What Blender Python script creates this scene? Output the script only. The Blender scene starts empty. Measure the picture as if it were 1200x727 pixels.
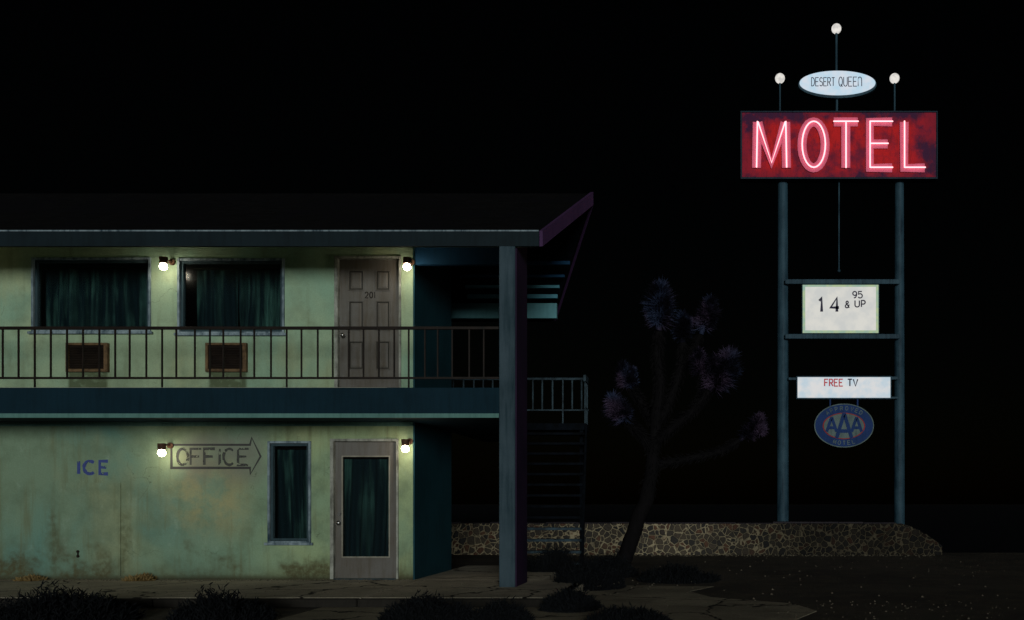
import bpy, math, random
from mathutils import Vector, Matrix, noise
random.seed(7)
C = bpy.context.scene.collection
EYE = 1.12; F = 1120.0; VX, VY = 818.0, 590.0
def at(px, py, Y): return Vector(((px - VX) / F * Y, Y, EYE + (VY - py) / F * Y))
def X(px, Y): return (px - VX) / F * Y
def Z(py, Y): return EYE + (VY - py) / F * Y

# ------------------------------------------------------------------ materials
def new_mat(name):
    m = bpy.data.materials.new(name); m.use_nodes = True
    nt = m.node_tree; nt.nodes.clear()
    out = nt.nodes.new('ShaderNodeOutputMaterial'); b = nt.nodes.new('ShaderNodeBsdfPrincipled')
    nt.links.new(b.outputs[0], out.inputs[0]); b.inputs['Roughness'].default_value = .7
    return m, nt, b, out
class N:
    def __init__(s, nt): s.nt = nt; s.tc = nt.nodes.new('ShaderNodeTexCoord'); s.o = s.tc.outputs['Object']
    def put(s, inp, v):
        if hasattr(v, 'is_output') or isinstance(v, bpy.types.NodeSocket): s.nt.links.new(v, inp)
        else:
            if inp.type == 'RGBA' and len(v) == 3: v = (*v, 1)
            inp.default_value = v
    def map(s, scale=(1,1,1), loc=(0,0,0), rot=(0,0,0), src=None):
        n = s.nt.nodes.new('ShaderNodeMapping'); n.inputs['Scale'].default_value = scale
        n.inputs['Location'].default_value = loc; n.inputs['Rotation'].default_value = rot
        s.nt.links.new(src or s.o, n.inputs[0]); return n.outputs[0]
    def noise(s, sc, det=6, rough=.6, vec=None, dist=0):
        n = s.nt.nodes.new('ShaderNodeTexNoise'); n.inputs['Scale'].default_value = sc
        n.inputs['Detail'].default_value = det; n.inputs['Roughness'].default_value = rough
        n.inputs['Distortion'].default_value = dist
        s.nt.links.new(vec or s.o, n.inputs['Vector']); return n.outputs['Fac']
    def vor(s, sc, feat='F1', vec=None, out='Distance', rnd=1):
        n = s.nt.nodes.new('ShaderNodeTexVoronoi'); n.feature = feat; n.inputs['Scale'].default_value = sc
        n.inputs['Randomness'].default_value = rnd
        s.nt.links.new(vec or s.o, n.inputs['Vector']); return n.outputs[out]
    def math(s, op, a, b=0.0, clamp=False):
        n = s.nt.nodes.new('ShaderNodeMath'); n.operation = op; n.use_clamp = clamp
        s.put(n.inputs[0], a); s.put(n.inputs[1], b); return n.outputs[0]
    def ramp(s, f, a, b, lo=0., hi=1.):
        n = s.nt.nodes.new('ShaderNodeMapRange'); n.interpolation_type = 'SMOOTHSTEP'
        s.put(n.inputs[0], f); n.inputs[1].default_value = a; n.inputs[2].default_value = b
        n.inputs[3].default_value = lo; n.inputs[4].default_value = hi; return n.outputs[0]
    def mix(s, f, a, b, mode='MIX'):
        n = s.nt.nodes.new('ShaderNodeMix'); n.data_type = 'RGBA'; n.blend_type = mode
        s.put(n.inputs[0], f); s.put(n.inputs[6], a); s.put(n.inputs[7], b); return n.outputs[2]
    def xyz(s, src=None):
        n = s.nt.nodes.new('ShaderNodeSeparateXYZ'); s.nt.links.new(src or s.o, n.inputs[0]); return n.outputs
    def bump(s, h, st, dist, bsdf):
        n = s.nt.nodes.new('ShaderNodeBump'); n.inputs['Strength'].default_value = st
        n.inputs['Distance'].default_value = dist; s.nt.links.new(h, n.inputs['Height'])
        s.nt.links.new(n.outputs[0], bsdf.inputs['Normal'])

def mat_worn(name, col, dark=None, amount=.5, sc=3, rough=.7, streak=True, bump=.2, metallic=0, spec=.1):
    """paint with mottling, vertical run marks and fine grain"""
    m, nt, b, out = new_mat(name); n = N(nt)
    dark = dark or tuple(c * .45 for c in col)
    f = n.ramp(n.noise(sc, 8, .65), .35, .68)
    if streak:
        g = n.ramp(n.noise(5, 5, .6, n.map((4, 4, .35))), .4, .75)
        f = n.math('MULTIPLY', n.math('ADD', f, g), .5)
    c = n.mix(n.math('MULTIPLY', f, amount), col, dark)
    g = n.noise(60, 3, .6)
    c = n.mix(n.ramp(g, .35, .7, 0, .18), c, tuple(x * .4 for x in col))
    n.put(b.inputs['Base Color'], c)
    b.inputs['Roughness'].default_value = rough; b.inputs['Metallic'].default_value = metallic
    b.inputs['Specular IOR Level'].default_value = spec
    if bump: n.bump(g, bump, .004, b)
    return m
def mat_emit(name, col, st, mottled=None, sc=4, edge=None):
    m, nt, b, out = new_mat(name); n = N(nt)
    e = nt.nodes.new('ShaderNodeEmission'); e.inputs[1].default_value = st
    c = col
    if mottled: c = n.mix(n.ramp(n.noise(sc, 5, .6), .35, .65), col, mottled)
    n.put(e.inputs[0], c if not isinstance(c, tuple) else (*c, 1))
    nt.links.new(e.outputs[0], out.inputs[0]); nt.nodes.remove(b); return m

def stucco(name, upper):
    m, nt, b, out = new_mat(name); n = N(nt); xs = n.xyz(); x, z = xs[0], xs[2]
    big = n.ramp(n.noise(.55, 4, .55, dist=.5), .38, .62)
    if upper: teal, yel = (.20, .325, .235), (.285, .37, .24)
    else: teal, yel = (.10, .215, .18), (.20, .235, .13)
    if upper:
        c = n.mix(big, teal, yel)
    else:
        # teal green at the left, turning pale yellow green towards the office door
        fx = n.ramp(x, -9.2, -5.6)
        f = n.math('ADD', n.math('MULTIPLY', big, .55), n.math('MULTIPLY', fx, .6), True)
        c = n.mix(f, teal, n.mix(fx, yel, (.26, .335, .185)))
    # blotches and runs; broad ochre patches
    c = n.mix(n.ramp(n.noise(.8, 5, .6, n.map((1.3, 1, .7), (7, 3, 2))), .5, .68, 0, .3 if not upper else .35), c, (.33, .31, .15) if upper else (.30, .27, .13))
    mid = n.ramp(n.noise(2.2, 7, .65), .42, .72, 0, .55)
    c = n.mix(mid, c, (.13, .17, .11) if upper else (.085, .12, .075))
    run = n.ramp(n.noise(3.2, 5, .6, n.map((3.0, 3.0, .28))), .5, .78, 0, .6 if not upper else .35)
    c = n.mix(run, c, (.115, .115, .055))
    chalk = n.ramp(n.noise(5, 6, .7, n.map((1, 1, .6), (4, 2, 9))), .55, .8, 0, .3)
    c = n.mix(chalk, c, (.33, .42, .33))
    def box(x0, x1, z0, z1, s=.04):
        a = n.math('MULTIPLY', n.ramp(x, x0 - s, x0 + s), n.ramp(x, x1 - s, x1 + s, 1, 0))
        d = n.math('MULTIPLY', n.ramp(z, z0 - s, z0 + s), n.ramp(z, z1 - s, z1 + s, 1, 0))
        return n.math('MULTIPLY', a, d)
    wob = n.noise(9, 4, .6)
    if upper:
        for a0, a1 in ((X(80, 14), X(126, 14)), (X(245, 14), X(289, 14))):   # shade and stain under each air conditioner, put into the wall colour
            s = n.math('MULTIPLY', box(a0, a1, 2.4, 3.05, .03), n.ramp(wob, .3, .5, .45, .85))
            c = n.mix(s, c, (.05, .062, .028))
    else:
        # splash dirt along the foot of the wall, uneven in height
        zz = n.math('SUBTRACT', z, n.math('MULTIPLY', n.ramp(n.noise(1.1, 5, .6, n.map((1, 1, 1), (3, 1, 0))), .42, .68), .5))
        s = n.ramp(zz, -.15, .32, .9, 0)
        s = n.math('MULTIPLY', s, n.ramp(n.noise(14, 6, .7), .3, .6, .55, 1))
        c = n.mix(s, c, (.06, .047, .018))
        s = n.ramp(z, .0, .10, .85, 0); c = n.mix(s, c, (.035, .03, .016))
        # rust runs either side of the patched panel
        for x0 in (X(62, 14), X(146, 14)):
            s = n.math('MULTIPLY', box(x0 - .05, x0 + .05, .1, 1.0, .1), n.ramp(wob, .35, .6, .1, .75))
            c = n.mix(s, c, (.055, .05, .02))
        s = n.math('MULTIPLY', box(X(205, 14), X(285, 14), .75, 1.75, .35), n.ramp(n.noise(1.6, 6, .65), .38, .6, .1, .8))  # warm glow below the wall bulb, painted into the wall colour
        c = n.mix(s, c, (.33, .29, .14))
        # grey over-painted ghost of an older sign behind the arrow
        s = n.math('MULTIPLY', box(X(215, 14), X(310, 14), 1.45, 2.15, .22), n.ramp(n.noise(2.5, 5, .6), .3, .55, .25, .75))
        c = n.mix(s, c, (.15, .145, .12))
    # hairline cracks
    cr = n.vor(.9, 'DISTANCE_TO_EDGE', n.map((1, 1, 1), src=None))
    wv = nt.nodes.new('ShaderNodeVectorMath'); wv.operation = 'ADD'
    nn = nt.nodes.new('ShaderNodeTexNoise'); nn.inputs['Scale'].default_value = 2.5; nn.inputs['Detail'].default_value = 8
    nt.links.new(n.o, nn.inputs['Vector']); nt.links.new(n.o, wv.inputs[0]); nt.links.new(nn.outputs['Color'], wv.inputs[1])
    cr = n.vor(.8, 'DISTANCE_TO_EDGE', wv.outputs[0])
    crm = n.math('MULTIPLY', n.ramp(cr, 0, .006, .6, 0), n.ramp(n.noise(1.7, 3), .52, .62))
    c = n.mix(crm, c, (.05, .05, .03))
    g = n.noise(45, 5, .7)
    c = n.mix(n.ramp(g, .3, .7, .22, 0), c, (.08, .10, .06))
    n.put(b.inputs['Base Color'], c); b.inputs['Roughness'].default_value = .9
    b.inputs['Specular IOR Level'].default_value = .15
    n.bump(n.math('ADD', g, n.math('MULTIPLY', n.noise(7, 5, .6), 1.5)), .35, .006, b)
    return m

M = {}
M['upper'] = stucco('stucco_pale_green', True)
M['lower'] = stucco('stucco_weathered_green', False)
M['patch'] = mat_worn('green_patch_paint', (.125, .22, .165), (.07, .105, .07), .9, 1.1, rough=.9)
M['teal'] = mat_worn('dark_teal_paint', (.009, .050, .066), (.004, .022, .030), .8, 1.5)
M['slab'] = mat_worn('navy_teal_paint', (.0045, .019, .030), (.0025, .010, .015), .8, 1.3, rough=.85)
M['sofit'] = mat_worn('soffit_paint', (.09, .19, .17), (.04, .1, .09), .8, 1.3)
M['deck'] = mat_worn('grey_deck_coating', (.34, .33, .27), (.2, .19, .15), .7, 2)
M['ceil'] = mat_worn('pale_ceiling_paint', (.42, .48, .36), (.25, .28, .2), .7, 2)
M['fascia'] = mat_worn('fascia_paint', (.0065, .014, .018), (.003, .006, .008), .9, 1.1)
M['plumd'] = mat_worn('faded_plum_paint', (.030, .013, .040), (.005, .007, .014), 1.0, .7)  # purple of the neon light, put into the colour
M['plum'] = mat_worn('plum_paint', (.055, .025, .072), (.022, .011, .034), .6, 2)
M['palebeam'] = mat_worn('pale_teal_beam', (.12, .30, .33), (.06, .16, .19), .7, 1.5)
M['purlin'] = mat_worn('purlin_paint', (.10, .30, .38), (.05, .15, .2), .8, 1.5)
M['beam'] = mat_worn('blue_beam_paint', (.008, .045, .10), (.004, .022, .05), .8, 1.5)
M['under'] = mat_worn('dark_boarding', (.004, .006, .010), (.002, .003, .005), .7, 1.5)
M['pierm'] = mat_worn('pier_paint', (.042, .066, .082), (.007, .022, .030), 1.0, .8)
M['roof'] = None
M['frame'] = mat_worn('weathered_white_paint', (.22, .28, .31), (.008, .025, .04), 1.2, 4, streak=True, bump=.5)
M['groove'] = mat_worn('dirty_groove', (.035, .032, .026), (.012, .011, .009), .9, 6, bump=0)  # dark rings put the shade of the door panel grooves into colour
M['trim'] = mat_worn('peeling_cream_trim', (.30, .31, .27), (.05, .05, .04), 1.2, 5, bump=.5)
M['door'] = mat_worn('grey_door_paint', (.112, .108, .100), (.066, .052, .036), .9, 1.6, rough=.55)
M['sashd'] = mat_worn('dark_sash', (.03, .055, .065), (.012, .02, .025), .8, 5)
M['wood'] = mat_worn('brown_wood', (.14, .088, .045), (.035, .022, .013), .9, 7, streak=False)
M['grille'] = mat_worn('dark_grille', (.014, .009, .006), (.006, .004, .003), .8, 9, streak=False)
M['iron'] = mat_worn('brown_black_iron', (.014, .009, .007), (.006, .005, .004), .9, 6, streak=False, rough=.5)
M['blackiron'] = mat_worn('black_iron', (.0035, .005, .0075), (.002, .0025, .003), .9, 6, streak=False, spec=.03, rough=.9)
M['rust'] = mat_worn('grey_blue_iron', (.03, .052, .066), (.008, .012, .016), .9, 6, streak=False)
M['chrome'] = mat_worn('worn_chrome', (.4, .4, .4), (.15, .13, .1), .7, 30, streak=False, rough=.3, metallic=1, bump=0)
M['socket'] = mat_worn('brown_socket', (.07, .035, .02), (.03, .015, .01), .8, 20, streak=False)
def mat_curtain():
    m, nt, b, out = new_mat('bleached_teal_curtain'); n = N(nt)
    f = n.noise(3.1, 5, .62, n.map((2.2, 2.2, .22))); g = n.noise(1.3, 3, .5)
    c = n.mix(n.ramp(f, .44, .68), (.010, .020, .025), (.085, .155, .13))  # vertical streaks between near-black and light teal
    c = n.mix(n.ramp(g, .35, .65, .7, 0), c, (.010, .018, .024))
    n.put(b.inputs['Base Color'], c); b.inputs['Roughness'].default_value = .95; b.inputs['Specular IOR Level'].default_value = .1
    return m
M['curtain'] = mat_curtain()
M['bead'] = mat_worn('grey_bead', (.24, .23, .19), (.09, .08, .06), .8, 8)
M['pole'] = mat_worn('blue_grey_steel', (.028, .062, .085), (.003, .011, .020), 1.0, 1.6, rough=.6)
M['cab'] = mat_worn('sign_edge', (.02, .035, .05), (.006, .01, .02), .8, 3)
M['inkd'] = mat_worn('black_sign_ink', (.045, .04, .07), (.03, .03, .05), .3, 8, bump=0)
M['inkr'] = mat_worn('red_sign_ink', (.75, .10, .12), (.5, .06, .08), .3, 8, bump=0)
M['bark'] = mat_worn('shaggy_bark', (.005, .0045, .005), (.002, .002, .002), .8, 8, bump=.8, spec=.05, rough=.95)
M['joshua'] = mat_worn('joshua_leaf', (.030, .022, .046), (.001, .001, .002), 1.0, 2.6, rough=.8, bump=0, spec=.1)
def mat_leaf():
    m, nt, b, out = new_mat('joshua_leaf_tips'); n = N(nt)
    f = n.ramp(n.noise(2.3, 4, .6), .43, .66)
    c = n.mix(f, (.0025, .0025, .005), n.mix(n.ramp(n.noise(1.1, 2), .4, .6), (.026, .037, .075), (.060, .040, .072)))  # blue and purple highlights on the leaves, put into the colour by noise
    n.put(b.inputs['Base Color'], c); b.inputs['Roughness'].default_value = .8; b.inputs['Specular IOR Level'].default_value = .05
    return m
M['joshua'] = mat_leaf()
M['bush'] = mat_worn('dark_bush_leaf', (.006, .007, .008), (.003, .003, .004), .5, 2, rough=.9, bump=0, spec=.05)
M['dry'] = mat_worn('dry_weed', (.22, .155, .06), (.10, .06, .025), .8, 5, bump=0)
M['pebble'] = mat_worn('pale_pebble', (.16, .14, .10), (.05, .04, .03), .9, 40, streak=False, bump=0)
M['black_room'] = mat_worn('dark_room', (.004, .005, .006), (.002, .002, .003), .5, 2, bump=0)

def mat_roof():
    m, nt, b, out = new_mat('black_shingle'); n = N(nt)
    br = nt.nodes.new('ShaderNodeTexBrick'); br.inputs['Scale'].default_value = 3
    br.inputs['Color1'].default_value = (.0028, .0028, .003, 1); br.inputs['Color2'].default_value = (.0048, .0046, .005, 1)
    br.inputs['Mortar'].default_value = (.002, .002, .002, 1); br.inputs['Mortar Size'].default_value = .015
    nt.links.new(n.o, br.inputs['Vector'])
    c = n.mix(n.ramp(n.noise(1.2, 6), .4, .7), br.outputs['Color'], (.003, .003, .004))
    n.put(b.inputs['Base Color'], c); b.inputs['Roughness'].default_value = .95; b.inputs['Specular IOR Level'].default_value = .05
    return m
M['roof'] = mat_roof()

def mat_glass():
    m, nt, b, out = new_mat('window_glass')
    t = nt.nodes.new('ShaderNodeBsdfTransparent'); t.inputs[0].default_value = (.72, .8, .8, 1)
    g = nt.nodes.new('ShaderNodeBsdfGlossy'); g.inputs['Roughness'].default_value = .22
    fr = nt.nodes.new('ShaderNodeFresnel'); fr.inputs[0].default_value = 1.22
    mx = nt.nodes.new('ShaderNodeMixShader'); nt.links.new(fr.outputs[0], mx.inputs[0])
    nt.links.new(t.outputs[0], mx.inputs[1]); nt.links.new(g.outputs[0], mx.inputs[2]); nt.links.new(mx.outputs[0], out.inputs[0])
    nt.nodes.remove(b); return m
M['glass'] = mat_glass()

def mat_ink(name, col, lo, hi, sc=14):
    """old paint that has flaked away in places"""
    m, nt, b, out = new_mat(name); n = N(nt)
    b.inputs['Base Color'].default_value = (*col, 1)
    t = nt.nodes.new('ShaderNodeBsdfTransparent'); mx = nt.nodes.new('ShaderNodeMixShader')
    nt.links.new(n.ramp(n.noise(sc, 5, .65), lo, hi), mx.inputs[0])
    nt.links.new(b.outputs[0], mx.inputs[1]); nt.links.new(t.outputs[0], mx.inputs[2]); nt.links.new(mx.outputs[0], out.inputs[0])
    return m
M['arrow'] = mat_ink('black_wall_paint', (.018, .018, .016), .60, .66)
M['office'] = mat_ink('faded_black_wall_paint', (.022, .025, .02), .50, .58, 11)
M['ice'] = mat_ink('faded_blue_wall_paint', (.022, .04, .17), .54, .62, 16)

def mat_stone():
    m, nt, b, out = new_mat('rubble_stone'); n = N(nt)
    wv = nt.nodes.new('ShaderNodeVectorMath'); wv.operation = 'MULTIPLY_ADD'
    nn = nt.nodes.new('ShaderNodeTexNoise'); nn.inputs['Scale'].default_value = 5; nn.inputs['Detail'].default_value = 3
    nt.links.new(n.o, nn.inputs['Vector']); nt.links.new(nn.outputs['Color'], wv.inputs[0])
    wv.inputs[1].default_value = (.08, .08, .08); nt.links.new(n.o, wv.inputs[2])
    v = wv.outputs[0]; sc = 7.4
    ed = n.vor(sc, 'DISTANCE_TO_EDGE', v); cell = n.vor(sc, 'F1', v, 'Color')
    cs = n.xyz(cell)
    c = n.mix(cs[0], (.022, .023, .024), (.07, .056, .04)); c = n.mix(n.ramp(cs[1], .75, .95, 0, .6), c, (.13, .055, .03))
    c = n.mix(n.ramp(n.noise(22, 6, .7), .35, .7, 0, .6), c, (.025, .022, .02))
    mort = n.ramp(ed, .04, .10, 1, 0)
    c = n.mix(n.math('MULTIPLY', mort, n.ramp(n.noise(3, 5), .3, .6, .3, 1)), c, (.28, .235, .15))
    # the wall's fade into darkness at its right end is put into the colour
    gx = n.math('MULTIPLY', n.ramp(n.xyz()[0], .6, 4.2), n.ramp(n.noise(1.5, 6), .3, .6, .88, 1))
    c = n.mix(gx, c, n.mix(.16, (.003, .003, .003), c))
    n.put(b.inputs['Base Color'], c); b.inputs['Roughness'].default_value = .95; b.inputs['Specular IOR Level'].default_value = .05
    n.bump(n.math('ADD', n.ramp(ed, 0, .16), n.math('MULTIPLY', n.noise(25, 4), .3)), .9, .03, b)
    return m
M['stone'] = mat_stone()

def mat_ground(name, cols, sc=1.0, bumpd=.02, crack=False, specks=True):
    m, nt, b, out = new_mat(name); n = N(nt)
    c = n.mix(n.ramp(n.noise(.35 * sc, 8, .65), .35, .65), cols[0], cols[1])
    c = n.mix(n.ramp(n.noise(2.2 * sc, 8, .7), .45, .7, 0, .7), c, cols[2])
    fine = n.noise(40, 6, .75)
    c = n.mix(n.ramp(fine, .35, .65, .5, 0), c, tuple(x * .35 for x in cols[1]))
    if specks:
        sp = n.vor(26, 'F1'); sel = n.xyz(n.vor(26, 'F1', out='Color'))
        s = n.math('MULTIPLY', n.ramp(sp, .10, .16, .7, 0), n.ramp(sel[0], .985, .99))
        c = n.mix(s, c, (.26, .23, .17))
    h = n.math('ADD', fine, n.math('MULTIPLY', n.noise(6, 6, .7), 2))
    if crack:
        wv = nt.nodes.new('ShaderNodeVectorMath'); wv.operation = 'MULTIPLY_ADD'
        nn = nt.nodes.new('ShaderNodeTexNoise'); nn.inputs['Scale'].default_value = 3; nn.inputs['Detail'].default_value = 8
        nt.links.new(n.o, nn.inputs['Vector']); nt.links.new(nn.outputs['Color'], wv.inputs[0])
        wv.inputs[1].default_value = (.5, .5, .5); nt.links.new(n.o, wv.inputs[2])
        e = n.vor(.55, 'DISTANCE_TO_EDGE', wv.outputs[0]); k = n.ramp(e, .004, .016, 1, 0)
        c = n.mix(k, c, (.008, .007, .006)); h = n.math('SUBTRACT', h, n.math('MULTIPLY', k, 3))
    n.put(b.inputs['Base Color'], c); b.inputs['Roughness'].default_value = .95; b.inputs['Specular IOR Level'].default_value = .12
    n.bump(h, .6, bumpd, b); return m
M['lot'] = mat_ground('dirt_lot', ((.075, .066, .05), (.04, .036, .03), (.11, .09, .06)), 1, .03)
M['apron'] = mat_ground('cracked_apron', ((.38, .34, .24), (.20, .18, .13), (.13, .11, .08)), 1.0, .012, True)
M['kerb'] = mat_worn('stained_kerb', (.02, .018, .015), (.008, .007, .006), .8, 3, rough=.95)  # near-black tone, much darker than the pavement slabs
M['concrete'] = mat_ground('old_concrete', ((.46, .41, .31), (.30, .27, .21), (.18, .16, .12)), 1.4, .008, True)

# neon colours and lit boards
M['neon'] = mat_emit('neon_tube', (1.0, .50, .54), 1.9)
M['pink'] = mat_worn('pink_letter_paint', (.80, .16, .26), (.60, .08, .14), .7, 6, bump=0)
def mat_redface():
    m, nt, b, out = new_mat('sunburnt_red_enamel'); n = N(nt); q = n.xyz()
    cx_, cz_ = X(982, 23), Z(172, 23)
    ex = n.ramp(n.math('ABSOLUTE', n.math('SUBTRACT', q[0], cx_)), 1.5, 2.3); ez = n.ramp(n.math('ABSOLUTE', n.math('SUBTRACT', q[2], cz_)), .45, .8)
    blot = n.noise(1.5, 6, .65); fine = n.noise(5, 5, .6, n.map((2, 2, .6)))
    f = n.math('ADD', n.math('MULTIPLY', n.math('MAXIMUM', ex, ez), .55), n.ramp(blot, .42, .68, 0, .8), True)  # darker and purpler towards the edges and in random blotches
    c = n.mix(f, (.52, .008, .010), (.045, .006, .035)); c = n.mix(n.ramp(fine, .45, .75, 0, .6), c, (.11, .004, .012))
    n.put(b.inputs['Base Color'], c); b.inputs['Roughness'].default_value = .6; b.inputs['Specular IOR Level'].default_value = .1
    return m
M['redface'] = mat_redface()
M['board'] = mat_emit('lit_white_plastic', (.70, .69, .64), .97, (.60, .61, .59), 3)
M['boardedge'] = mat_emit('lit_plastic_edge', (.50, .62, .36), .8, (.35, .52, .42), 7)
M['boardtv'] = mat_emit('lit_reader_board', (.72, .72, .72), .95, (.52, .64, .72), 3)
M['oval'] = mat_emit('lit_pale_blue_plastic', (.50, .70, .84), .95, (.68, .74, .82), 3)
M['globe'] = mat_emit('lit_globe_glass', (.88, .84, .78), .95, (.62, .60, .57), 9)
M['bulb'] = mat_emit('lit_bulb_glass', (1, .87, .68), 58)
M['navy'] = mat_worn('navy_enamel', (.012, .035, .13), (.006, .018, .05), .8, 3)
M['cream'] = mat_worn('faded_cream_enamel', (.11, .15, .145), (.04, .06, .06), .9, 4)
M['redline'] = mat_worn('red_enamel', (.25, .03, .03), (.1, .02, .02), .6, 5, bump=0)

# ------------------------------------------------------------------ mesh builder
class MB:
    def __init__(s): s.v = []; s.f = []; s.sm = []
    def quadgrid(s, rows, closed=False, smooth=True, flip=False):
        b = len(s.v); nr, nc = len(rows), len(rows[0])
        for r in rows: s.v += [tuple(p) for p in r]
        for i in range(nr - 1):
            for j in range(nc if closed else nc - 1):
                k = (j + 1) % nc
                s.f.append((b+i*nc+j, b+i*nc+k, b+(i+1)*nc+k, b+(i+1)*nc+j)); s.sm.append(smooth)
        return b
    def face(s, pts, smooth=False):
        b = len(s.v); s.v += [tuple(p) for p in pts]; s.f.append(tuple(range(b, b+len(pts)))); s.sm.append(smooth)
    def hexa(s, p):   # 8 points: bottom 4 ccw, top 4 ccw
        b = len(s.v); s.v += [tuple(q) for q in p]
        for f in ((3,2,1,0),(4,5,6,7),(0,1,5,4),(1,2,6,5),(2,3,7,6),(3,0,4,7)):
            s.f.append(tuple(b+i for i in f)); s.sm.append(False)
    def box(s, x0, x1, y0, y1, z0, z1):
        s.hexa([(x0,y0,z0),(x1,y0,z0),(x1,y1,z0),(x0,y1,z0),(x0,y0,z1),(x1,y0,z1),(x1,y1,z1),(x0,y1,z1)]); return s
    def prism(s, poly, d, close=True):   # poly: list of Vector, d: extrusion Vector
        d = Vector(d); b = len(s.v); k = len(poly)
        s.v += [tuple(p) for p in poly] + [tuple(Vector(p)+d) for p in poly]
        s.f.append(tuple(b+i for i in range(k))); s.f.append(tuple(b+k+i for i in reversed(range(k)))); s.sm += [False]*2
        for i in range(k):
            j = (i+1) % k; s.f.append((b+j, b+i, b+k+i, b+k+j)); s.sm.append(False)
        return s
    def tube(s, pts, r, n=8, cap=True):
        pts = [Vector(p) for p in pts]; rs = r if isinstance(r, (list, tuple)) else [r]*len(pts)
        rows = []; up = None
        for i, p in enumerate(pts):
            d = (pts[min(i+1, len(pts)-1)] - pts[max(i-1, 0)]).normalized()
            if up is None: up = Vector((0, 1, 0)) if abs(d.y) < .9 else Vector((1, 0, 0))
            a = (up - d * up.dot(d)).normalized(); up = a; c = d.cross(a)
            rows.append([p + (a*math.cos(t) + c*math.sin(t))*rs[i] for t in [2*math.pi*k/n for k in range(n)]])
        s.quadgrid(rows, True)
        if cap: s.face(list(reversed(rows[0]))); s.face(rows[-1])
        return s
    def ball(s, c, r, nu=20, nv=12, sq=(1,1,1)):
        c = Vector(c); rows = []
        for i in range(nv+1):
            t = math.pi*i/nv
            rows.append([c + Vector((math.sin(t)*math.cos(a)*r*sq[0], math.sin(t)*math.sin(a)*r*sq[1], math.cos(t)*r*sq[2])) for a in [2*math.pi*k/nu for k in range(nu)]])
        s.quadgrid(rows, True); return s
    def ribbon(s, pl, w, y, d, jitter=0):
        """flat stroke in the X-Z plane with mitred joints; y = front face, d = thickness backwards"""
        pts = [Vector((p[0], p[1])) for p in pl]; n = len(pts)
        closed = (pts[0]-pts[-1]).length < 1e-6
        if closed: pts = pts[:-1]; n -= 1
        L, R = [], []
        for i in range(n):
            a = pts[i-1] if (i > 0 or closed) else None; b = pts[(i+1) % n] if (i < n-1 or closed) else None
            d1 = (pts[i]-a).normalized() if a is not None else None; d2 = (b-pts[i]).normalized() if b is not None else None
            if d1 is None: d1 = d2
            if d2 is None: d2 = d1
            t = (d1+d2); t = t.normalized() if t.length > 1e-4 else d1
            nn = Vector((-t.y, t.x)); k = max(.82, nn.dot(Vector((-d1.y, d1.x))))
            ww = w/2/k*(1 + jitter*random.uniform(-1, 1))
            L.append(pts[i]+nn*ww); R.append(pts[i]-nn*ww)
        m = n if closed else n-1
        b = len(s.v)
        for i in range(n):
            s.v += [(L[i].x, y, L[i].y), (R[i].x, y, R[i].y), (R[i].x, y+d, R[i].y), (L[i].x, y+d, L[i].y)]
        for i in range(m):
            p, q = b+4*i, b+4*((i+1) % n)
            for a0, a1 in ((0,1),(1,2),(2,3),(3,0)):
                s.f.append((p+a0, p+a1, q+a1, q+a0)); s.sm.append(False)
        if not closed:
            s.f.append((b+3, b+2, b+1, b)); q = b+4*(n-1); s.f.append((q, q+1, q+2, q+3)); s.sm += [False]*2
        return s
    def build(s, name, mat, parent=None, bevel=0, **tags):
        me = bpy.data.meshes.new(name); me.from_pydata(s.v, [], s.f); me.update()
        me.polygons.foreach_set('use_smooth', s.sm)
        o = bpy.data.objects.new(name, me); C.objects.link(o)
        if mat: me.materials.append(mat)
        if parent is not None:
            o.parent = parent; w = Vector((0,0,0)); q = parent
            while q is not None: w += q.location; q = q.parent
            o.location = -w
        else:
            xs = [v[0] for v in s.v]; ys = [v[1] for v in s.v]; zs = [v[2] for v in s.v]
            if tags.get('kind') != 'structure':
                c = Vector(((min(xs)+max(xs))/2, (min(ys)+max(ys))/2, min(zs))); me.transform(Matrix.Translation(-c)); o.location = c
        if bevel:
            bv = o.modifiers.new('bevel', 'BEVEL'); bv.width = bevel; bv.segments = 2; bv.limit_method = 'ANGLE'
        for k, v in tags.items(): o[k] = v
        return o
def thing(name, loc, label, cat, group=None):
    o = bpy.data.objects.new(name, None); C.objects.link(o); o.location = loc; o['label'] = label; o['category'] = cat
    if group: o['group'] = group
    return o

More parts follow.
